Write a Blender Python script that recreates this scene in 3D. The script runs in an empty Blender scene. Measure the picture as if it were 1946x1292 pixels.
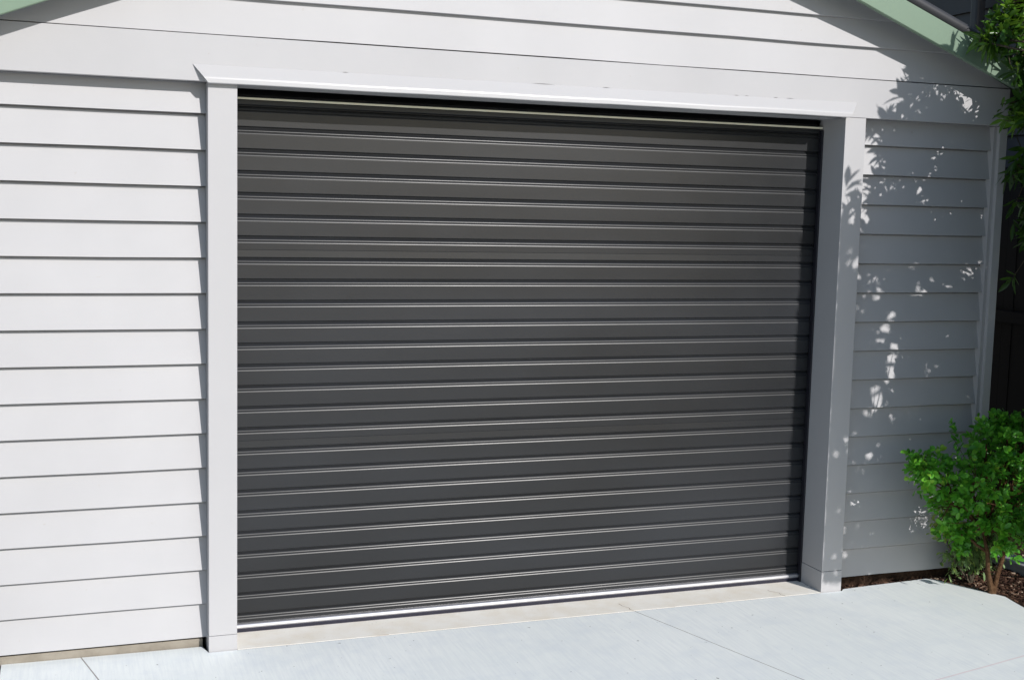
import bpy, bmesh, math, random
from mathutils import Vector, Matrix
random.seed(7)
sc = bpy.context.scene
col = sc.collection

# ------------------------------------------------------------------ camera, sky, sun, exposure
YAW, PITCH, ROLL = -0.348943, -0.108347, -0.024534
cam_d = bpy.data.cameras.new('camera'); cam = bpy.data.objects.new('camera', cam_d); col.objects.link(cam)
cam_d.sensor_width = 36.0; cam_d.lens = 2344.351/1946*36; cam_d.clip_start = 0.05; cam_d.clip_end = 500
R = Matrix.Rotation(YAW, 3, 'Z') @ Matrix.Rotation(PITCH, 3, 'X') @ Matrix.Rotation(ROLL, 3, 'Y')
M = (R @ Matrix(((1,0,0),(0,0,-1),(0,1,0)))).to_4x4()
M.translation = Vector((0, -5.34034, 1.874985))
cam.matrix_world = M
sc.camera = cam

S = Vector((0.365, -1.0, 0.525))                      # direction towards the sun
EL = math.atan2(S.z, math.hypot(S.x, S.y)); AZ = math.atan2(S.x, S.y)
w = bpy.data.worlds.new('World'); sc.world = w; w.use_nodes = True
wn = w.node_tree.nodes; bg = wn['Background']
sky = wn.new('ShaderNodeTexSky'); sky.sky_type = 'NISHITA'; sky.sun_disc = False
sky.sun_elevation = EL; sky.sun_rotation = AZ; sky.air_density = 1.0; sky.dust_density = 0.4; sky.ozone_density = 0.6
w.node_tree.links.new(sky.outputs[0], bg.inputs[0]); bg.inputs[1].default_value = 0.11
sd = bpy.data.lights.new('sun', 'SUN'); sd.energy = 3.8; sd.angle = math.radians(0.5); sd.color = (1.0, 0.965, 0.93)
so = bpy.data.objects.new('sun', sd); col.objects.link(so)
so.rotation_euler = S.to_track_quat('Z', 'Y').to_euler(); so.location = (3, -8, 6)
vs = sc.view_settings
vs.view_transform = 'Standard'; vs.look = 'None'; vs.gamma = 1.0; vs.use_curve_mapping = False; vs.exposure = 0.14

# ------------------------------------------------------------------ helpers
def new_mat(name, base, rough=0.6, spec=0.5, metal=0.0):
    m = bpy.data.materials.new(name); m.use_nodes = True
    b = m.node_tree.nodes['Principled BSDF']
    b.inputs['Base Color'].default_value = (*base, 1); b.inputs['Roughness'].default_value = rough
    b.inputs['Specular IOR Level'].default_value = spec; b.inputs['Metallic'].default_value = metal
    return m
class NT:
    """small node-building helper"""
    def __init__(s, m): s.t = m.node_tree; s.n = s.t.nodes; s.b = s.n['Principled BSDF']
    def add(s, k, **kw):
        n = s.n.new(k)
        for a, v in kw.items(): setattr(n, a, v)
        return n
    def link(s, a, b): s.t.links.new(a, b)
    def coords(s, scale=(1,1,1)):
        c = s.add('ShaderNodeTexCoord'); mp = s.add('ShaderNodeMapping'); mp.inputs['Scale'].default_value = scale
        s.link(c.outputs['Object'], mp.inputs['Vector']); return mp.outputs[0]
    def noise(s, vec, scale, detail=4, rough=.55):
        n = s.add('ShaderNodeTexNoise'); n.inputs['Scale'].default_value = scale; n.inputs['Detail'].default_value = detail
        n.inputs['Roughness'].default_value = rough; s.link(vec, n.inputs['Vector']); return n.outputs['Fac']
    def ramp(s, fac, stops):
        r = s.add('ShaderNodeValToRGB'); e = r.color_ramp.elements
        while len(e) < len(stops): e.new(0.5)
        for i, (p, c) in enumerate(stops): e[i].position = p; e[i].color = (*c, 1)
        s.link(fac, r.inputs[0]); return r.outputs[0]
    def mix(s, fac, a, b, mode='MIX'):
        m = s.add('ShaderNodeMix', data_type='RGBA', blend_type=mode)
        for sock, v in ((m.inputs[0], fac), (m.inputs[6], a), (m.inputs[7], b)):
            if hasattr(v, 'links'): s.link(v, sock)
            else: sock.default_value = v if isinstance(v, (int, float)) else (*v, 1)
        return m.outputs[2]
    def math(s, op, a, b=None, c=None):
        m = s.add('ShaderNodeMath', operation=op)
        for i, v in enumerate((a, b, c)):
            if v is None: continue
            if hasattr(v, 'links'): s.link(v, m.inputs[i])
            else: m.inputs[i].default_value = v
        return m.outputs[0]
    def bump(s, h, strength=.3, dist=.002):
        b = s.add('ShaderNodeBump'); b.inputs['Strength'].default_value = strength; b.inputs['Distance'].default_value = dist
        s.link(h, b.inputs['Height']); s.link(b.outputs[0], s.b.inputs['Normal'])

def painted(name, base, rough=.55, vary=.045, specks=True):
    m = new_mat(name, base, rough, .35); n = NT(m)
    v = n.coords(); a = n.noise(v, 2.3, 5); lo = tuple(c*(1-vary) for c in base); hi = tuple(min(1, c*(1+vary*.6)) for c in base)
    c = n.ramp(a, [(.3, lo), (.7, hi)])
    v2 = n.coords((.6, 1, 9)); a2 = n.noise(v2, 14, 3)
    c = n.mix(n.math('MULTIPLY', a2, .05), c, tuple(x*.8 for x in base))
    if specks:                                           # grit, nail dimples, scuffs in the paint
        s1 = n.noise(n.coords(), 38, 2, .5)
        f = n.math('MULTIPLY', n.math('GREATER_THAN', s1, .765), .3)
        c = n.mix(f, c, (.36, .31, .27))
    n.link(c, n.b.inputs['Base Color'])
    n.bump(n.noise(n.coords((1, 1, 4)), 60, 4), .12, .0015)
    return m

MW = painted('white_paint', (.436, .431, .440))
MWT = painted('white_trim_paint', (.436, .430, .438), .45, .02, False)
MWT_LIT = painted('white_trim_sunlit', (.475, .47, .478), .32, .02, False)  # lighter, glossier trim white: the mould's sunlit brightness put into its colour
MG = painted('sage_green_paint', (.172, .245, .176), .5, .04, False)
MDG = new_mat('dark_gap', (.012, .012, .014), .8)
MCK = new_mat('crack_shadow', (.09, .085, .08), .9)
MBLK = new_mat('black_guide_metal', (.015, .015, .022), .4)
MROOF = painted('charcoal_roof_sheet', (.045, .045, .05), .45, .1, False)
MINT = new_mat('unlit_interior', (.05, .045, .04), .9)

# roller door steel: satin charcoal
MD = new_mat('charcoal_door_steel', (.032, .033, .036), .3, .36); n = NT(MD)
a = n.noise(n.coords((.35, 1, 1.2)), 1.6, 3)
n.link(n.ramp(a, [(.3, (.016, .0165, .0175)), (.7, (.024, .026, .030))]), n.b.inputs['Base Color'])
n.link(n.math('MULTIPLY_ADD', n.noise(n.coords(), 6, 4), .08, .27), n.b.inputs['Roughness'])
n.bump(n.math('ADD', n.math('MULTIPLY', n.noise(n.coords((1, 1, 1)), 420, 2), .15), n.noise(n.coords((.8, 1, 3)), 2.2, 2)), .12, .004)
MBAR = new_mat('bare_aluminium', (.60, .60, .63), .30, .6, .8); MSEAL = new_mat('navy_rubber_seal', (.018, .018, .035), .4)
MRAIL = painted('cream_rail_paint', (.88, .84, .66), .5, .03, False)

# cast concrete sill and footing
def concrete(name, lo, hi, scale=7, rough=.8):
    m = new_mat(name, hi, rough, .25); n = NT(m)
    a = n.noise(n.coords(), scale, 8, .62); b = n.noise(n.coords(), scale*13, 3)
    c = n.ramp(a, [(.28, lo), (.62, hi)])
    c = n.mix(n.math('MULTIPLY', n.math('GREATER_THAN', b, .68), .35), c, tuple(x*.55 for x in lo))
    n.link(c, n.b.inputs['Base Color']); n.bump(b, .35, .002); return m
MSILL = concrete('cream_concrete', (.86, .80, .69), (.94, .91, .84), 9)
n = NT(MSILL)                                              # cracks across the sill where the slab joints meet it
MFOOT = concrete('buff_concrete', (.20, .175, .14), (.29, .26, .215), 12)
MEDGE = concrete('grey_edging', (.25, .25, .26), (.36, .36, .37), 10)

# broomed driveway concrete with saw cuts and a faint chalk line
MSLAB = new_mat('broomed_concrete', (.8, .82, .84), .75, .25); n = NT(MSLAB)
tc = n.add('ShaderNodeTexCoord'); sp = n.add('ShaderNodeSeparateXYZ'); n.link(tc.outputs['Object'], sp.inputs[0])
X, Y = sp.outputs[0], sp.outputs[1]
big = n.noise(n.coords((1, 1, 1)), 1.1, 6, .6)
c = n.ramp(big, [(.3, (.875, .915, .895)), (.7, (.93, .96, .94))])
st = n.noise(n.coords((30, 1.6, 1)), 3.0, 5, .65)            # broom strokes
c = n.mix(n.ramp(st, [(.40, (.0, .0, .0)), (.70, (.46, .46, .46))]), c, (.72, .76, .79))
blot = n.noise(n.coords((1, 1, 1)), 5.5, 6, .65)
c = n.mix(n.math('MULTIPLY', n.ramp(blot, [(.48, (0,0,0)), (.68, (1,1,1))]), .5), c, (.76, .81, .84))
spk = n.noise(n.coords(), 30, 2)
c = n.mix(n.math('MULTIPLY', n.math('GREATER_THAN', spk, .738), .6), c, (.25, .25, .25))
def band(x0, y0, x1, y1, wd, wob=0.0):
    L = math.hypot(x1-x0, y1-y0); nx, ny = -(y1-y0)/L, (x1-x0)/L
    d = n.math('ADD', n.math('MULTIPLY', X, nx), n.math('MULTIPLY', Y, ny)); d = n.math('SUBTRACT', d, nx*x0+ny*y0)
    if wob: d = n.math('ADD', d, n.math('MULTIPLY', n.math('SUBTRACT', n.noise(n.coords(), 4, 4), .5), wob))
    return n.math('LESS_THAN', n.math('ABSOLUTE', d), wd)
j = n.math('MAXIMUM', band(2.586, -.067, 2.896, -1.079, .0022, .004), band(.043, .011, .106, -.263, .0026, .003))
c = n.mix(n.math('MULTIPLY', j, .8), c, (.20, .17, .15))
ch = band(3.432, -1.236, 4.02, -1.107, .005, .006)
c = n.mix(n.math('MULTIPLY', ch, .35), c, (.72, .45, .47))
n.link(c, n.b.inputs['Base Color'])
n.bump(n.math('ADD', n.math('MULTIPLY', st, .7), n.math('MULTIPLY', j, -3)), .35, .002)

# soil / chips
def earth(name, lo, hi, sc_=20):
    m = new_mat(name, lo, .95, .1); n = NT(m); a = n.noise(n.coords(), sc_, 6, .7)
    n.link(n.ramp(a, [(.35, lo), (.7, hi)]), n.b.inputs['Base Color']); n.bump(a, 1, .02); return m
MSOIL = earth('dark_soil', (.022, .013, .009), (.07, .042, .028))
MGROUND = earth('verge_ground', (.15, .155, .14), (.23, .235, .22), 3)
MFENCE = painted('black_stained_timber', (.004, .0038, .004), .7, .25, False)
MNB = painted('charcoal_cladding', (.075, .068, .068), .6, .12, False)
MNT = painted('downpipe_paint', (.05, .048, .05), .5, .05, False)
MBARK = earth('bark', (.07, .035, .018), (.17, .10, .055), 40)
MBARK2 = earth('grey_bark', (.06, .05, .035), (.13, .11, .08), 30)

def leafmat(name, stops, rough=.38, trans=.3, spec=.5):
    m = new_mat(name, stops[0], rough, spec); n = NT(m)
    at = n.add('ShaderNodeAttribute', attribute_name='tone')
    k = len(stops)-1
    c = n.ramp(at.outputs['Fac'], [(i/k, s) for i, s in enumerate(stops)])
    n.link(c, n.b.inputs['Base Color'])
    tr = n.add('ShaderNodeBsdfTranslucent'); n.link(n.mix(.5, c, (.25, .42, .03)), tr.inputs[0])
    mx = n.add('ShaderNodeMixShader'); mx.inputs[0].default_value = trans
    out = [x for x in n.n if x.type == 'OUTPUT_MATERIAL'][0]
    n.link(n.b.outputs[0], mx.inputs[1]); n.link(tr.outputs[0], mx.inputs[2]); n.link(mx.outputs[0], out.inputs[0])
    return m
MLS = leafmat('shrub_leaf', [(.035, .17, .016), (.09, .36, .030), (.19, .52, .045), (.42, .66, .07)], .42, .25)
MLT = leafmat('tree_leaf', [(.014, .045, .010), (.03, .085, .014), (.07, .17, .018), (.16, .30, .03)], .30, .28)
MLP = leafmat('pale_leaf', [(.14, .24, .09), (.24, .36, .14), (.42, .52, .09)], .5, .3)

def mk(name, verts, faces, mat, parent=None, smooth=False):
    me = bpy.data.meshes.new(name); me.from_pydata([tuple(v) for v in verts], [], faces); me.validate(); me.update()
    if mat: me.materials.append(mat)
    if smooth: me.polygons.foreach_set('use_smooth', [True]*len(me.polygons))
    o = bpy.data.objects.new(name, me); col.objects.link(o)
    if parent: o.parent = parent
    return o
def fix(o):
    bm = bmesh.new(); bm.from_mesh(o.data); bmesh.ops.recalc_face_normals(bm, faces=bm.faces); bm.to_mesh(o.data); bm.free(); return o
def box(name, x0, x1, y0, y1, z0, z1, mat, parent=None, bev=.0):
    v = [(x, y, z) for x in (x0, x1) for y in (y0, y1) for z in (z0, z1)]
    f = [(0,1,3,2), (4,6,7,5), (0,4,5,1), (2,3,7,6), (0,2,6,4), (1,5,7,3)]
    o = mk(name, v, f, mat, parent)
    bm = bmesh.new(); bm.from_mesh(o.data); bmesh.ops.recalc_face_normals(bm, faces=bm.faces)
    if bev: bmesh.ops.bevel(bm, geom=list(bm.edges), offset=bev, segments=2, affect='EDGES', profile=.6)
    bm.to_mesh(o.data); bm.free(); return o
def extrude_x(name, prof, x0, x1, mat, parent=None, close=True, segs=1):
    """profile list of (y, z) swept along X"""
    N = len(prof); xs = [x0+(x1-x0)*i/segs for i in range(segs+1)]
    v = [(x, y, z) for x in xs for y, z in prof]; f = []
    for s in range(segs):
        for i in range(N if close else N-1):
            j2 = (i+1) % N; f.append((s*N+i, s*N+j2, (s+1)*N+j2, (s+1)*N+i))
    if close: f.append(tuple(range(N))); f.append(tuple(segs*N+i for i in reversed(range(N))))
    return fix(mk(name, v, f, mat, parent))
def empty(name, loc, label, cat, group=None, kind=None):
    o = bpy.data.objects.new(name, None); col.objects.link(o); o.location = loc
    o['label'] = label; o['category'] = cat
    if group: o['group'] = group
    if kind: o['kind'] = kind
    return o
def tag(o, label=None, cat=None, kind=None, group=None):
    if label: o['label'] = label
    if cat: o['category'] = cat
    if kind: o['kind'] = kind
    if group: o['group'] = group
    return o

# ------------------------------------------------------------------ ground
GZ = -.10
g = mk('ground', [(-150, -150, GZ-.06), (150, -150, GZ-.06), (150, 150, GZ-.06), (-150, 150, GZ-.06)], [(0,1,2,3)], MGROUND); tag(g, kind='structure')
SZ = -.072
pts = [(-.272, .024), (.540, .011), (.560, -.0720), (3.776, -.0720), (3.80, -.048), (3.95, -.036), (4.353, -.012), (4.40, -.06), (4.475, -.22), (4.553, -.386),
       (4.535, -.47), (4.50, -.66), (4.44, -1.2), (4.42, -2.5), (4.4, -9.5), (-.272, -9.5)]
v = [(x, y, SZ) for x, y in pts] + [(x, y, SZ-.1) for x, y in pts]; N = len(pts)
f = [tuple(reversed(range(N)))] + [(i, (i+1) % N, N+(i+1) % N, N+i) for i in range(N)]
slab = fix(mk('driveway', v, f, MSLAB)); tag(slab, kind='structure')
road = mk('road', [(-60, -30, GZ-.055), (60, -30, GZ-.055), (60, -9.5, GZ-.055), (-60, -9.5, GZ-.055)], [(0,1,2,3)],
          concrete('asphalt', (.05, .05, .05), (.075, .075, .075), 14)); tag(road, kind='structure')
# garden bed: uneven soil sheet
bm = bmesh.new(); gx, gy = 60, 44; vv = {}
for i in range(gx+1):
    for k in range(gy+1):
        x = 3.70+i*(2.5/gx); y = -1.9+k*(2.6/gy)
        h = -.095+.012*math.sin(x*9+y*5)+random.uniform(-.006, .006)+.03*max(0, min(1, (x-4.6)))
        vv[i, k] = bm.verts.new((x, y, h))
for i in range(gx):
    for k in range(gy): bm.faces.new((vv[i,k], vv[i+1,k], vv[i+1,k+1], vv[i,k+1]))
# keep soil out from under the drive
kill = [q for q in bm.verts if q.co.x < 4.30 and q.co.y < -.10 or q.co.x < 4.42 and q.co.y < -.42]
bmesh.ops.delete(bm, geom=kill, context='VERTS')
me = bpy.data.meshes.new('garden_soil'); bm.to_mesh(me); bm.free(); me.materials.append(MSOIL)
soil = bpy.data.objects.new('garden_soil', me); col.objects.link(soil); tag(soil, kind='structure')

# ------------------------------------------------------------------ the garage
G = empty('garage', (2.08, 1.5, SZ), 'white weatherboard garage with sage green gable edge and charcoal roller door', 'garage')
XL, XR = -.62, 4.68
ML, CL, MR, CR = .400, 2.628, -.3755, 4.2385       # underside lines of the two gable slopes
XA = (CR-CL)/(ML-MR); ZA = ML*XA+CL
def under(x): return ML*x+CL if x < XA else MR*x+CR
def P(o): o.parent = G; o.matrix_parent_inverse = Matrix.Translation(G.location).inverted(); return o

BY = .031
def lapped(name, x0, x1, zbots, ztop, y0=0.0, rec=BY):
    """overlapping boards: each leans out to its lower edge; slightly uneven along their length"""
    segs = max(3, int((x1-x0)/.35)); v = []; f = []
    for bi, zb in enumerate(zbots):
        zt = zbots[bi-1] if bi else ztop
        rl = [random.uniform(-.0012, .0012) for _ in range(segs+1)]; ry = [random.uniform(-.0010, .0010) for _ in range(segs+1)]
        b = len(v)
        for i in range(segs+1):
            x = x0+(x1-x0)*i/segs; d = rl[i]; q = ry[i]
            v += [(x, y0+rec+.012, zb+d), (x, y0+.0003+q, zb+d), (x, y0+q, zb+.0004+d), (x, y0+rec-.0015, zt-.0075-.0075*max(0, 1.875-zt)/1.875), (x, y0+rec+.011, zt+.003)]
        for i in range(segs):
            for k in range(4): f.append((b+i*5+k, b+i*5+k+1, b+i*5+6+k, b+i*5+5+k))
        for i in (0, segs): f.append(tuple(b+i*5+k for k in (range(5) if i else reversed(range(5)))))
    return P(fix(mk(name, v, f, MW)))
zb = [2.225-.15*k for k in range(16)]
lapped('weatherboard_wall', XL+.04, .5615, zb, 2.375)
lapped('weatherboard_wall', 3.783, 4.612, zb, 2.375)
# gable boards
gz = [2.545, 2.699, 2.834, 2.980, 3.13, 3.28, 3.41]
bmv, bmf = [], []
for i, z0 in enumerate(gz):
    z1 = gz[i+1] if i+1 < len(gz) else ZA
    rec = .009 if i == 0 else .028
    zt = min(z1+.006, ZA+.075)
    def ends(z): return (z-.08-CL)/ML, (z-.08-CR)/MR      # stop just above the soffit line
    a0, a1 = ends(z0); b0, b1 = ends(zt)
    a0 = max(a0, XL+.02); a1 = min(a1, 4.655); b0 = max(b0, XL+.02); b1 = min(b1, 4.655)
    if b1 < b0: b0 = b1 = XA
    yo = -.065+(.0 if i else .0)
    sg = 10; b = len(bmv)
    pr = 0.0 if i else .007
    for s in range(sg+1):
        t = s/sg; d = random.uniform(-.0015, .0015); xa = a0+(a1-a0)*t; xb = b0+(b1-b0)*t
        bmv += [(xa, -.02, z0+d), (xa, yo+.0004+pr, z0+d), (xa, yo+pr, z0+.0006+d), (xb, yo+.026, zt)]
    for s in range(sg):
        for k in range(3): bmf.append((b+s*4+k, b+s*4+k+1, b+s*4+5+k, b+s*4+4+k))
P(fix(mk('gable_cladding', bmv, bmf, MW)))
# header band
P(box('header_board', XL+.01, 4.655, -.062, .028, 2.352, 2.5405, MW, None, .0015))
P(box('lintel', .60, 3.76, .029, .152, 2.349, 2.52, MWT))
# sloping drip mould over the opening, ends cut on the splay, rounded lower lip
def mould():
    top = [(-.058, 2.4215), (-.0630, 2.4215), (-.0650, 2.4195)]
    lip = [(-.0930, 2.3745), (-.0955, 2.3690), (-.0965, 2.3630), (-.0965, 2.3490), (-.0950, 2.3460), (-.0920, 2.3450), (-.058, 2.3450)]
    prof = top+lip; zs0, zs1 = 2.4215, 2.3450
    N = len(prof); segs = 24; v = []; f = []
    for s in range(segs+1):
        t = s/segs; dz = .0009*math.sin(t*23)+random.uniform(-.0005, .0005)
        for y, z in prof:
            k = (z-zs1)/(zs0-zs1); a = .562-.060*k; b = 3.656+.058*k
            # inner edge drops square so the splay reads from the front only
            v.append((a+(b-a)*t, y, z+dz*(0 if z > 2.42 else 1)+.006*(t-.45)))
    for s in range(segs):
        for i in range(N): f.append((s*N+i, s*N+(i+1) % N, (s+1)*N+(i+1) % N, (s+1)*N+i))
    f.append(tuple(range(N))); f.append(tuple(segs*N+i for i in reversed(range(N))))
    return P(fix(mk('drip_mould', v, f, MWT_LIT)))
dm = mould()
# little dried-out cracks where the mould meets the header
for xa, xb in ((1.98, 2.10), (2.33, 2.37), (3.02, 3.045), (3.075, 3.10), (3.235, 3.262), (3.305, 3.352), (1.12, 1.15)):
    zt = 2.4225+.006*((xa-.5)/3.2-.45); th = .0015
    ck = mk('caulk_crack', [(xa, -.0640, zt), ((xa+xb)/2, -.0648, zt-th/2+.0004), (xb, -.0640, zt+.0003), ((xa+xb)/2, -.0630, zt+th)]  , [(0, 1, 2, 3)], MCK); ck.parent = dm
# casings
cl = P(box('door_casing', .562, .682, -.063, .157, -.003, 2.350, MWT, None, .0025))
cr = P(box('door_casing', 3.654, 3.774, -.063, .157, .0365, 2.350, MWT, None, .0025))
P(box('plinth_block', .5612, .6825, -.0645, .157, SZ-.02, -.0045, MWT, None, .002))
P(box('plinth_block', 3.6525, 3.7745, -.0645, .157, SZ-.02, .0350, MWT, None, .002))
P(box('stop_bead', 3.7747, 3.7850, -.034, .03, -.045, 2.349, MWT, None, .001))
P(box('stop_bead', 4.612, 4.631, -.012, .03, -.03, 2.349, MWT))
P(box('corner_board', 4.632, 4.680, -.034, .06, -.03, 2.349, MWT, None, .002))
P(box('corner_board', XL, XL+.05, -.034, .06, -.03, 2.349, MWT, None, .002))
# backing wall, so nothing shines through the laps
for xa, xb in ((XL+.03, .60), (3.73, 4.66)):
    P(mk('wall_lining', [(xa, .041, -.03), (xb, .041, -.03), (xb, .041, 2.36), (xa, .041, 2.36)], [(0,1,2,3)], MINT))
v = [(XL+.02, -.012, 2.35), (4.65, -.012, 2.35), (4.65, -.012, under(4.65)), (XA, -.012, ZA), (XL+.02, -.012, under(XL+.02))]
P(mk('gable_lining', v, [(0,1,2,3,4)], MINT))
# side, back walls
D = 6.2
P(box('side_wall', 4.625, 4.672, .062, D, -.05, 2.49, MW)); P(box('side_wall', XL+.008, XL+.055, .062, D, -.05, 2.37, MW))
P(box('back_wall', XL+.06, 4.62, D-.05, D, -.05, 2.36, MW))
P(mk('back_gable', [(XL+.02, D-.01, 2.30), (4.66, D-.01, 2.30), (4.66, D-.01, under(4.66)), (XA, D-.01, ZA), (XL+.02, D-.01, under(XL+.02))], [(0,1,2,3,4)], MW))
# footing
P(box('footing', XL+.03, .545, .026, .16, -.16, -.040, MFOOT, None, .003))
P(box('footing', 3.79, 4.66, .026, .16, -.16, -.036, MSOIL, None, .003))
P(box('door_sill', .6835, 3.6515, -.0665, .9, -.15, -.0714, MSILL, None, .0008))
P(box('joint_filler', .683, 3.652, -.0722, -.0663, -.12, -.0732, new_mat('perished_filler', (.10, .075, .05), .9)))
P(box('garage_floor', XL+.06, 4.62, .9, D-.06, -.15, -.07, MINT))

# roof: sloping plates + green barge boards + soffit + rolled metal edge
def slope_prism(name, x0, x1, m, c, dz0, dz1, y0, y1, mat, bev=0):
    """a board following z = m x + c, between vertical offsets dz0..dz1"""
    v = []
    for x in (x0, x1):
        for y in (y0, y1):
            for d in (dz0, dz1): v.append((x, y, m*x+c+d))
    o = mk(name, v, [(0,1,3,2), (4,6,7,5), (0,4,5,1), (2,3,7,6), (0,2,6,4), (1,5,7,3)], mat)
    bm = bmesh.new(); bm.from_mesh(o.data); bmesh.ops.recalc_face_normals(bm, faces=bm.faces)
    if bev: bmesh.ops.bevel(bm, geom=list(bm.edges), offset=bev, segments=2, affect='EDGES')
    bm.to_mesh(o.data); bm.free(); return P(o)
bl = slope_prism('barge_board', XL-.35, XA-.0005, ML, CL, 0, .122, -.219, -.190, MG, .002)
br = slope_prism('barge_board', XA+.0005, 4.97, MR, CR, 0, .120, -.219, -.190, MG, .002)
slope_prism('soffit', XL-.3, XA, ML, CL, .085, .097, -.189, -.030, MWT)
slope_prism('soffit', XA, 4.90, MR, CR, .085, .097, -.189, -.030, MWT)
rf = slope_prism('roof', XL-.36, XA, ML, CL, .100, .130, -.150, D+.2, MROOF)
rf2 = slope_prism('roof', XA, 4.98, MR, CR, .100, .130, -.150, D+.2, MROOF)
def rolled(x0, x1, m, c):
    cx = []; n_ = 14; v = []; f = []; r = .030; L = math.sqrt(1+m*m)
    for x in (x0, x1):
        for k in range(n_):
            a = math.radians(-200+k*290/(n_-1)); off = .158
            nx, nz = -m/L, 1/L
            s = r*math.sin(a)
            v.append((x+nx*s, -.172-r*math.cos(a)*1.0, m*x+c+off+nz*s))
    for k in range(n_-1): f.append((k, k+1, n_+k+1, n_+k))
    return P(mk('rolled_edge', v, f, MROOF, None, True))
re1 = rolled(XL-.35, XA, ML, CL); re2 = rolled(XA, 4.93, MR, CR)

# ------------------------------------------------------------------ roller door (part) with its sub-parts
DY = .150; PT = .0944; Z0 = 2.190
DX0, DX1 = .690, 3.647
prof = [(DY+.05, 2.36), (DY+.012, 2.325), (DY+.001, 2.300)]
for k in range(-1, 24):
    z = Z0-PT*k
    if k == -1:
        z = 2.2835
    seq = [(0, 0), (.0008, .0003), (.0016, .0014), (.0044, .0092), (.0058, .0108), (.0080, .0110), (.0122, .0062), (.0140, .0044), (.0160, .0028), (.0180, .0016), (.0198, .0008),
           (.0212, .0005), (.0222, .0008), (.0232, .0028), (.0242, .0040), (.0254, .0040), (.0272, .0026), (.0292, .0014), (.0312, .0006), (.0330, .0001), (.0342, 0)]
    if k == 23: seq = seq[:21]
    for dz, dy in seq: prof.append((DY+dy, z-dz))
    if k in (5, 14):                                     # sheet laps
        zz = z-.062; prof += [(DY+0.0, zz), (DY-.0006, zz-.0006), (DY+.0012, zz-.0022)]
prof.append((DY, -.030))
front = list(prof)
v = []; f = []; N = len(front); xs = [DX0+(DX1-DX0)*i/12 for i in range(13)]
for i, x in enumerate(xs):
    for y, z in front: v.append((x, y+.0006*math.sin(x*3.1+z*2.0), z))
for s in range(12):
    for i in range(N-1): f.append((s*N+i, s*N+i+1, (s+1)*N+i+1, (s+1)*N+i))
door = P(mk('roller_door', v, f, MD))
# make sure the sheet faces the drive
if door.data.polygons[0].normal.y > 0:
    door.data.flip_normals()
def sub(o, par): o.parent = par; o.matrix_parent_inverse = par.matrix_local.inverted() if False else Matrix(); return o
bar = [(DY+.016, -.0305), (DY-.006, -.0295), (DY-.0110, -.0310), (DY-.0150, -.0340), (DY-.0180, -.0385), (DY-.0190, -.0430), (DY-.0185, -.0475), (DY-.0160, -.0500), (DY+.016, -.0500)]
o = extrude_x('bottom_bar', bar, DX0+.004, DX1-.004, MBAR); o.parent = door
sl = [(DY+.016, -.0502), (DY-.0150, -.0502), (DY-.0152, -.0560), (DY-.0120, -.0610), (DY-.0070, -.0640), (DY-.0060, -.0712), (DY+.016, -.0712)]
o = extrude_x('bottom_seal', sl, DX0+.004, DX1-.004, MSEAL); o.parent = door
o = box('top_rail', DX0-.004, DX1+.005, DY-.022, DY-.004, 2.3025, 2.3105, MRAIL, None, .001); o.parent = door
o = box('side_guide', .6825, .6965, DY-.035, DY-.003, -.0705, 2.295, MBLK, None, .001); o.parent = door
o = box('side_guide', 3.6440, 3.6535, DY-.030, DY-.003, -.0705, 2.295, MBLK, None, .001); o.parent = door
o = box('drum', DX0+.02, DX1-.02, DY+.10, DY+.42, 2.30, 2.62, MINT, None, .05); o.parent = door

# sill cracks as thin dark slivers lying on the sill
def sliver(pts2, wd, z, name, mat):
    v = []; f = []
    for i, (x, y) in enumerate(pts2):
        a = pts2[max(0, i-1)]; b = pts2[min(len(pts2)-1, i+1)]; L = math.hypot(b[0]-a[0], b[1]-a[1]); nx, ny = -(b[1]-a[1])/L, (b[0]-a[0])/L
        ww = wd*(.5+random.random()); v += [(x+nx*ww, y+ny*ww, z), (x-nx*ww, y-ny*ww, z)]
    for i in range(len(pts2)-1): f.append((2*i, 2*i+1, 2*i+3, 2*i+2))
    return mk(name, v, f, mat)
MCR = new_mat('crack_grime', (.28, .19, .12), .9)
for pl in ([(2.585, -.066), (2.575, -.045), (2.581, -.02), (2.562, .01), (2.558, .05)], [(3.44, -.066), (3.428, -.04), (3.436, -.015), (3.405, .02), (3.40, .04)], [(1.30, -.066), (1.35, -.0655), (1.36, -.0645)]):
    P(sliver(pl, .0013, -.0709, 'sill_crack', MCR))

# ------------------------------------------------------------------ leaves
class Leaves:
    def __init__(s): s.v = []; s.f = []; s.t = []
    def add(s, base, d, up, L, W, tone, fold=.25, droop=.15, shape='lance'):
        d = d.normalized(); side = d.cross(up)
        if side.length < 1e-3: side = d.cross(Vector((1, 0, 0)))
        side.normalize(); nn = side.cross(d).normalized()
        prof = ((.0, .06), (.22, .62), (.48, 1.0), (.76, .66), (1.0, 0)) if shape == 'lance' else ((.0, .08), (.2, .62), (.5, 1.0), (.82, .82), (1.0, .12))
        b = len(s.v)
        for t, ww in prof:
            c = base+d*(L*t)-Vector((0, 0, 1))*(droop*L*t*t)
            s.v.append(c)
            s.v.append(c+side*(W*.5*ww)+nn*(fold*W*.5*ww)); s.v.append(c-side*(W*.5*ww)+nn*(fold*W*.5*ww))
        for i in range(4):
            a = b+3*i; s.f.append((a, a+3, a+4, a+1)); s.f.append((a, a+2, a+5, a+3))
        s.t += [tone]*15
    def build(s, name, mat, parent):
        o = mk(name, s.v, s.f, mat, parent, True)
        at = o.data.attributes.new('tone', 'FLOAT', 'POINT'); at.data.foreach_set('value', s.t[:len(o.data.vertices)])
        return o
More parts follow.
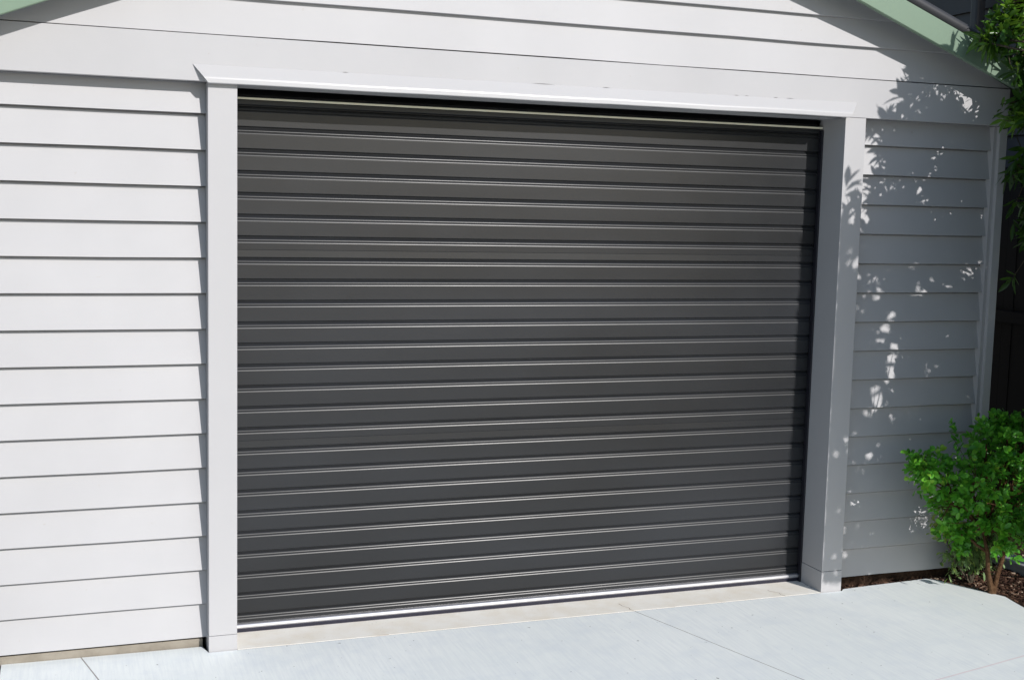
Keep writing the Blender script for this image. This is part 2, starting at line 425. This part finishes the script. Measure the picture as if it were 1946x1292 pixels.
def tubes(name, paths, mat, parent, nseg=7):
    """each path = list of (Vector, radius)"""
    v = []; f = []
    for path in paths:
        b = len(v)
        for i, (p, r) in enumerate(path):
            a = path[max(0, i-1)][0]; c = path[min(len(path)-1, i+1)][0]; d = (c-a).normalized()
            s = d.cross(Vector((.13, .99, .07))).normalized(); u = s.cross(d)
            for k in range(nseg):
                an = 2*math.pi*k/nseg; v.append(p+(s*math.cos(an)+u*math.sin(an))*r*(1+.08*math.sin(k*2.3+i)))
        for i in range(len(path)-1):
            for k in range(nseg): f.append((b+i*nseg+k, b+i*nseg+(k+1) % nseg, b+(i+1)*nseg+(k+1) % nseg, b+(i+1)*nseg+k))
        f.append(tuple(b+(len(path)-1)*nseg+k for k in range(nseg)))
    return mk(name, v, f, mat, parent, True)
def rv(): 
    while True:
        q = Vector((random.uniform(-1, 1), random.uniform(-1, 1), random.uniform(-1, 1)))
        if .1 < q.length < 1: return q.normalized()
def limb(a, b, r0, r1, sag=.08, n_=7):
    o1 = rv()*(b-a).length*sag; out = []
    for i in range(n_+1):
        t = i/n_; p = a.lerp(b, t)+o1*math.sin(math.pi*t)+rv()*.006*(0 if i in (0, n_) else 1); out.append((p, r0+(r1-r0)*t))
    return out

# --- the round-leaved shrub in the bed
SB = Vector((4.53, -.315, -.10))
shrub = empty('garden_shrub', SB, 'bright green small-leaved shrub on forked brown stems in the mulch bed', 'shrub')
random.seed(21)
fork = SB+Vector((0, 0, .05))
s1 = SB+Vector((-.10, -.02, .36)); s2 = SB+Vector((.10, .03, .30))
paths = [[(SB+Vector((0, 0, -.03)), .030), (SB+Vector((0, 0, .0)), .025), (fork, .023)],
         [(fork+Vector((-.004, 0, -.01)), .017), (SB+Vector((-.035, 0, .14)), .013), (SB+Vector((-.055, -.01, .25)), .011), (s1, .008)],
         [(fork+Vector((.006, 0, -.01)), .017), (SB+Vector((.04, .01, .13)), .014), (SB+Vector((.075, .02, .21)), .012), (s2, .009)]]
LS = Leaves()
lobes = [((-.22, -.05, .66), .20), ((-.42, .0, .72), .15), ((-.50, .02, .745), .09), ((-.10, .0, .82), .20), ((.10, .0, .80), .22), ((.30, .0, .72), .24), ((.0, -.05, .55), .24), ((-.30, .0, .52), .16),
         ((-.05, -.08, .40), .18), ((-.25, .0, .36), .11), ((.25, -.05, .50), .24), ((.42, .0, .85), .2), ((.45, 0, .5), .22), ((.02, .0, .93), .09), ((.20, .0, .90), .12)]
roots = [s1, s2, SB+Vector((-.055, -.01, .25)), SB+Vector((.075, .02, .21))]
for (cx, cy, cz), r in lobes:
    c = SB+Vector((cx, cy, cz)); rt = min(roots, key=lambda q: (q-c).length+random.random()*.1)
    pth = limb(rt, c, .0085, .004, .10); paths.append(pth)
    nt = int(13+r*r*900)
    for _ in range(nt):
        q = rv(); q.x *= 1.05; tip = c+Vector((q.x*r, q.y*r*.95, q.z*r))*random.uniform(.45, 1.08)
        st = pth[random.randrange(3, len(pth))][0]
        if random.random() < .4: paths.append([(st, .0028), (st.lerp(tip, .5)+rv()*.01, .002), (tip, .0012)])
        ax = ((tip-c).normalized()+Vector((0, 0, .7))+rv()*.5).normalized()
        nl = random.randint(7, 11); L0 = random.uniform(.030, .050); young = random.random()
        for k in range(nl):
            h = k/nl; base = tip-ax*(.06*(1-h)); an = k*2.4
            s_ = ax.orthogonal().normalized(); s_.rotate(Matrix.Rotation(an, 3, ax))
            d = (s_*(1-.55*h)+ax*(.35+.6*h)+rv()*.25)
            tone = min(1, max(0, random.gauss(.34, .16)+.25*(h > .8)*young+(.25 if young > .93 else 0)))
            LS.add(base, d, ax, L0*random.uniform(.7, 1.1), L0*random.uniform(.5, .62), tone, random.uniform(.1, .5), random.uniform(0, .3), 'oval')
for o in (tubes('stem', paths, MBARK, None, 7), LS.build('foliage', MLS, None)):
    o.parent = shrub; o.matrix_parent_inverse = Matrix.Translation(SB).inverted()

# --- paler plant trailing behind it
PB = Vector((4.56, -.12, -.09))
plant = empty('trailing_plant', PB, 'pale fine-leaved plant trailing over the mulch behind the forked shrub', 'plant')
LP = Leaves(); paths = []
for i in range(46):
    a = random.uniform(0, 6.28); r = random.uniform(.08, .34); hgt = random.uniform(.15, .48)
    tip = PB+Vector((math.cos(a)*r*.75, math.sin(a)*r*.22, random.uniform(.03, .30)))
    mid = PB+Vector((math.cos(a)*r*.4, math.sin(a)*r*.15, hgt))
    pts3 = [PB.lerp(mid, t)*(1-t)+mid.lerp(tip, t)*t for t in [k/8 for k in range(9)]]
    paths.append([(p, .0035-.0003*k) for k, p in enumerate(pts3)])
    for k in range(34):
        t = random.uniform(.25, 1); p = PB.lerp(mid, t)*(1-t)+mid.lerp(tip, t)*t
        LP.add(p+rv()*.012, rv()+Vector((0, 0, -.3)), Vector((0, 0, 1)), random.uniform(.022, .038), random.uniform(.011, .018), min(1, max(0, random.gauss(.35, .25))), .3, .3, 'oval')
# yellowish tuft against the boards
for i in range(150):
    p = PB+Vector((-.24, -.03, .36))+Vector((rv().x*.05, rv().y*.04, rv().z*.085)); LP.add(p, rv(), Vector((0, 0, 1)), .03, .014, random.uniform(.6, 1), .3, .2, 'oval')
paths.append([(PB, .005), (PB+Vector((-.13, -.02, .14)), .004), (PB+Vector((-.23, -.03, .32)), .003)])
for o in (tubes('stem', paths, MBARK2, None, 5), LP.build('foliage', MLP, None)):
    o.parent = plant; o.matrix_parent_inverse = Matrix.Translation(PB).inverted()

# --- the tree whose branches hang in at the right and shade that end of the wall
random.seed(5)
TB = Vector((5.55, -1.35, -.12))
tree = empty('leafy_tree', TB, 'dark long-leaved tree overhanging the right corner and green gable end', 'tree')
FX, CX_, CY_ = 2344.351, 973.0, 646.0
Rt = R.transposed(); CP = Vector((0, -5.34034, 1.874985))
LT = Leaves(); paths = []
crown_c = Vector((5.35, -1.3, 1.3))
# outline of the shaded patch on the wall plane, metres (x, z)
shade_poly = [(3.585, -.06), (3.585, 1.2), (3.59, 1.80), (3.63, 1.90), (3.66, 2.02), (3.69, 1.88), (3.72, 1.90), (3.75, 2.04), (3.77, 1.90), (3.82, 1.93), (3.90, 2.00), (3.85, 2.05), (3.93, 2.08), (3.95, 2.16), (3.84, 2.20), (3.94, 2.26), (3.80, 2.33), (3.93, 2.37),
              (3.86, 2.44), (3.97, 2.46), (3.96, 2.55), (4.02, 2.53), (4.03, 2.66), (4.08, 2.58), (4.16, 2.60), (4.30, 2.50), (4.60, 2.44), (4.95, 2.44), (4.95, -.06)]
lit_poly = [(4.27, 2.50), (4.34, 2.53), (4.50, 2.44), (4.60, 2.38), (4.50, 2.355), (4.38, 2.36), (4.28, 2.42)]
def inside(p, poly):
    x, y = p; c = False
    for i in range(len(poly)):
        x1, y1 = poly[i]; x2, y2 = poly[i-1]
        if (y1 > y) != (y2 > y) and x < (x2-x1)*(y-y1)/(y2-y1)+x1: c = not c
    return c
holes = [(4.075, 1.20, .030), (4.08, 1.14, .016), (4.075, 1.07, .020), (4.06, 1.03, .012), (4.00, .98, .020), (3.985, .94, .022), (3.99, .88, .022), (3.99, 1.24, .016), (3.70, 1.66, .017), (3.685, 1.60, .016), (3.74, 1.60, .014),
         (3.98, 1.47, .012), (3.95, 1.50, .009), (3.90, 1.57, .010), (3.84, 1.57, .010), (4.05, 1.37, .010), (3.73, .70, .018), (3.68, .62, .014), (3.77, .64, .015), (3.90, .37, .015), (3.86, .46, .010),
         (3.86, .10, .016), (3.96, .62, .014), (3.93, .40, .012), (3.72, .0, .016), (3.70, .08, .012), (4.30, 1.55, .008), (4.20, 1.50, .008), (4.02, 1.30, .012), (3.84, .24, .010),
         (3.81, 1.90, .020), (3.86, 1.87, .018), (3.70, 1.80, .012), (3.66, 1.92, .020), (3.72, .33, .012), (3.83, .56, .012), (3.78, 1.40, .008), (3.95, .85, .012), (4.60, 1.62, .014), (4.62, 1.35, .010)]
_rs = random.Random(11)
holes = [(a, b, c*(.78 if c > .015 else 1)) for a, b, c in holes]+[(_rs.uniform(3.66, 4.6), _rs.uniform(.0, 1.9), _rs.uniform(.001, .006)) for _ in range(48)]
def shadow(p): t = -p.y/1.0; return p.x-S.x*t, p.z-S.z*t
def clear_of_door(p):
    x, z = shadow(p); return x > 3.630 and z > -.055
def in_frame(p, pad=25):
    d = Rt @ (p-CP)
    if d.y < .2: return False
    u = CX_+FX*d.x/d.y; vv_ = CY_-FX*d.z/d.y
    return u < 1946+pad and -pad < vv_ < 1292+pad
def whorl(tip, ax, n_leaf, L0, test, tonec):
    ax = ax.normalized(); s0 = ax.orthogonal().normalized(); ph = random.uniform(0, 6)
    for k in range(n_leaf):
        s_ = s0.copy(); s_.rotate(Matrix.Rotation(ph+k*2.4, 3, ax)); h = k/n_leaf
        d = (s_*(1-.5*h)+ax*(.35+.5*h)+rv()*.15).normalized(); L = L0*random.uniform(.75, 1.1); base = tip-ax*.05*(1-h)
        if test(base, base+d*L):
            LT.add(base, d, ax, L, L*random.uniform(.26, .34), min(1, max(0, random.gauss(tonec, .17))), random.uniform(.1, .5), random.uniform(0, .35), 'lance')
nodes = []
def t_ok(a, b):
    m = a.lerp(b, .5)
    for q in (a, m, b):
        if not clear_of_door(q) or in_frame(q, 6): return False
    for q in (a, a.lerp(b, .25), m, a.lerp(b, .75), b):
        x, z = shadow(q)
        for hx, hz, hr in holes:
            if (x-hx)**2+(z-hz)**2 < (hr+(.011 if hr < .018 else .004))**2: return False
    x, z = shadow(m)
    if 4.22 < x < 4.85 and .12 < z < .62 and random.random() < .93: return False
    if inside((x, z), lit_poly) and random.random() < .96: return False
    return inside(shadow(a) if z > 1.8 else (x, z), shade_poly)
cnt = 0
while cnt < 3400:
    x = random.uniform(3.57, 4.95); z = random.uniform(-.06, 2.70)
    if cnt % 5 == 0: x = random.uniform(3.63, 3.72); z = random.uniform(-.06, 1.9)
    if not inside((x, z), shade_poly): continue
    if z > 1.85 and random.random() < (.45 if not inside((x-.07, z), shade_poly) or not inside((x, z+.07), shade_poly) else .08): continue
    tmin = max(.25, (4.89-x)/1.276+.10)
    t = tmin+random.random()**1.3*(.45 if z > 1.8 else 2.5)
    p = Vector((x, 0, z))+S*t
    ax = (p-crown_c).normalized()+rv()*.8+Vector((0, 0, .2))
    whorl(p, ax, 8, random.uniform(.10, .13), t_ok, .38)
    if cnt % 14 == 0: nodes.append(p)
    cnt += 1
# branches that show at the right edge of the picture, close to the wall end and the barge board
def vis(center, spread, n_, L0, tone, axd):
    out = []
    for _ in range(n_):
        p = center+Vector((random.gauss(0, spread[0]), random.gauss(0, spread[1]), random.gauss(0, spread[2])))
        whorl(p, Vector(axd)+rv()*.6, 7, random.uniform(L0*.85, L0*1.1), lambda a, b: shadow(b)[0] > 4.02 and b.y < -.05 and shadow(a)[0] > 4.02 and not (b.x < 4.72 and b.y > -.235 and b.z > 2.42), tone); out.append(p)
    return out
groups = [((4.44, -.32, 2.93), (.045, .04, .06), 20, .10, .85, (-.2, -.2, 1)), ((4.31, -.31, 2.75), (.03, .03, .025), 8, .085, .5, (-1, -.1, .1)), ((4.22, -.32, 2.73), (.035, .02, .02), 5, .085, .45, (-1, -.1, .0)), ((4.38, -.31, 2.84), (.04, .02, .03), 7, .085, .6, (-.8, -.1, .4)), ((4.42, -.28, 2.76), (.06, .03, .05), 17, .09, .4, (-.7, -.2, .3)),
          ((4.56, -.28, 2.70), (.05, .04, .06), 22, .09, .35, (-.5, -.2, .2)), ((4.60, -.27, 2.56), (.03, .04, .03), 9, .085, .3, (-.6, -.2, -.2)),
          ((4.53, -.26, 2.46), (.03, .03, .02), 8, .085, .4, (-1, -.1, .1)), ((4.53, -.28, 2.35), (.025, .03, .02), 8, .085, .9, (-1, -.1, -.3)),
          ((4.72, -.20, 2.12), (.06, .06, .14), 40, .09, .22, (-.3, 0, -.6)), ((4.78, -.20, 1.80), (.05, .06, .09), 20, .09, .3, (-.4, 0, -.6)), ((4.80, -.22, 2.40), (.07, .06, .12), 20, .1, .3, (-.3, 0, 0))]
vn = []
for c, sp_, n_, L0, tone, axd in groups: vn.append((Vector(c), vis(Vector(c), sp_, n_, L0, tone, axd)))
# trunk and limbs
fk = TB+Vector((-.05, .05, 1.25)); fk2 = TB+Vector((-.12, .12, 2.1)); top = TB+Vector((-.15, .1, 3.2))
paths.append([(TB+Vector((0, 0, -.05)), .085), (TB, .075), (TB+Vector((.02, .02, .6)), .062), (fk, .052), (fk2, .042), (top, .018)])
hubs = [fk, fk2, TB+Vector((.02, .02, .6)), top, fk.lerp(fk2, .5), fk2.lerp(top, .5)]
mids = []
for c, ps in vn:
    h = min([q for q in hubs if q.z < c.z+.2], key=lambda q: (q-c).length); st = limb(h, c, .013, .004, .06, 8); paths.append(st)
    for p in ps: paths.append([(c, .004), (c.lerp(p, .5)+rv()*.01, .003), (p, .0015)])
random.shuffle(nodes)
sec = nodes[:34]
for c in sec:
    h = min(hubs, key=lambda q: (q-c).length+abs(q.z-c.z+.3)*.5); paths.append(limb(h, c, .016, .005, .05, 7))
for p in nodes[34:]:
    c = min(sec, key=lambda q: (q-p).length)
    if (c-p).length < .6: paths.append([(c, .0035), (c.lerp(p, .5)+rv()*.015, .0025), (p, .0012)])
for o in (tubes('trunk', paths, MBARK2, None, 6), LT.build('crown', MLT, None)):
    o.parent = tree; o.matrix_parent_inverse = Matrix.Translation(TB).inverted()

# ------------------------------------------------------------------ bark chips on the bed
random.seed(3)
v, f, tn = [], [], []
for i in range(8500):
    if random.random() < .55: x = random.uniform(3.80, 4.9); y = random.uniform(-.45, .02)
    else: x = random.uniform(3.9, 5.2); y = random.uniform(-1.2, .2)
    if x < 3.80+.0: continue
    # outside the slab outline
    if x < 4.353 and y < -.038+.026*(x-3.8)/.55-.0: continue
    if x >= 4.353 and x < 4.56 and y < -.012-(x-4.353)*1.87: continue
    if x < 4.56 and y < -.39: continue
    if x < 4.66 and y > .02: continue
    z = -.088+random.uniform(-.004, .010)+(.03*max(0, min(1, x-4.6)))
    q = Matrix.Rotation(random.uniform(0, 6.28), 3, 'Z') @ Matrix.Rotation(random.uniform(-.5, .5), 3, 'X')
    l, w_, h = random.uniform(.004, .015), random.uniform(.002, .006), random.uniform(.0015, .004); b = len(v); t = random.random()
    for sx in (-1, 1):
        for sy in (-1, 1):
            for sz in (-1, 1): v.append(Vector((x, y, z))+q @ Vector((sx*l*(1 if sy > 0 else .8), sy*w_, sz*h))); tn.append(t)
    f += [(b, b+1, b+3, b+2), (b+4, b+6, b+7, b+5), (b, b+4, b+5, b+1), (b+2, b+3, b+7, b+6), (b, b+2, b+6, b+4), (b+1, b+5, b+7, b+3)]
MCH = new_mat('bark_chip', (.1, .05, .03), .9, .15); n = NT(MCH); at = n.add('ShaderNodeAttribute', attribute_name='tone')
n.link(n.ramp(at.outputs['Fac'], [(0, (.022, .011, .008)), (.55, (.070, .036, .024)), (.90, (.15, .085, .055)), (1, (.42, .33, .25))]), n.b.inputs['Base Color'])
mul = mk('bark_mulch', v, f, MCH); at = mul.data.attributes.new('tone', 'FLOAT', 'POINT'); at.data.foreach_set('value', tn[:len(mul.data.vertices)])
tag(mul, 'brown bark chips strewn over the garden bed beside the drive', 'mulch', 'stuff')

# low concrete edging behind the bed
ed = box('garden_edging', 4.93, 5.06, -1.6, .55, -.16, -.022, MEDGE, None, .006); tag(ed, 'low grey concrete edging at the far side of the mulch bed', 'edging')

# ------------------------------------------------------------------ beyond the right corner
Fn = empty('timber_fence', (5.75, 2.4, -.16), 'black stained paling fence in shade past the right corner', 'fence')
def PF(o, E_): o.parent = E_; o.matrix_parent_inverse = Matrix.Translation(E_.location).inverted(); return o
v, f = [], []
y = .25
while y < 5.6:
    wd = .085; b = len(v); x0 = 5.62+random.uniform(-.004, .004); zt = 2.20+random.uniform(-.01, .01)
    for x in (x0, x0+.018):
        for yy in (y, y+wd):
            for z in (-.12, zt): v.append((x, yy, z))
    f += [(b, b+1, b+3, b+2), (b+4, b+6, b+7, b+5), (b, b+4, b+5, b+1), (b+2, b+3, b+7, b+6), (b, b+2, b+6, b+4), (b+1, b+5, b+7, b+3)]
    y += wd+.005
PF(fix(mk('paling', v, f, MFENCE)), Fn)
for z in (.35, 1.22): PF(box('rail', 5.575, 5.616, .2, 5.7, z, z+.07, MFENCE), Fn)
for yy in (.22, 2.3, 3.9, 5.5): PF(box('post', 5.54, 5.574, yy, yy+.09, -.16, 2.26, MFENCE), Fn)

H = empty('neighbour_house', (9, 5, -.16), 'charcoal house with deep eave behind the garage roof and tree', 'house')
v, f = [], []                                           # wide dark boards on the side wall
z = -.12
while z < 4.6:
    b = len(v); v += [(6.42, 1.3, z), (6.42, 11, z), (6.445, 11, z+.24), (6.445, 1.3, z+.24)]; f.append((b, b+1, b+2, b+3))
    v += [(6.445, 1.3, z), (6.445, 11, z)]; f.append((b, b+4, b+5, b+1)); z += .235
PF(fix(mk('wall', v, f, MNB)), H)
PF(box('wall', 6.46, 13, 1.32, 11, -.16, 4.6, MNB), H)
PF(box('eave', 5.95, 13.2, 1.0, 11.4, 4.62, 4.75, MNB), H)
PF(box('gutter', 5.83, 5.94, 1.0, 11.4, 4.64, 4.78, MROOF, None, .02), H)
v = [(5.9, .95, 4.77), (13.3, .95, 4.77), (13.3, 11.5, 4.77), (5.9, 11.5, 4.77), (9.6, .95, 6.4), (9.6, 11.5, 6.4)]
PF(mk('roof', v, [(0, 4, 5, 3), (4, 1, 2, 5), (0, 1, 4), (3, 5, 2)], MROOF), H)
wf = PF(box('window', 6.385, 6.43, 4.55, 5.6, 3.10, 3.75, MNB, None, .004), H)
gl = box('pane', 6.375, 6.384, 4.62, 5.53, 3.17, 3.68, new_mat('dark_glass', (.03, .035, .045), .05, .8), None); gl.parent = wf
PF(box('downpipe', 6.30, 6.38, 2.20, 2.28, -.1, 4.6, MNT, None, .02), H)
bpy.context.view_layer.update()
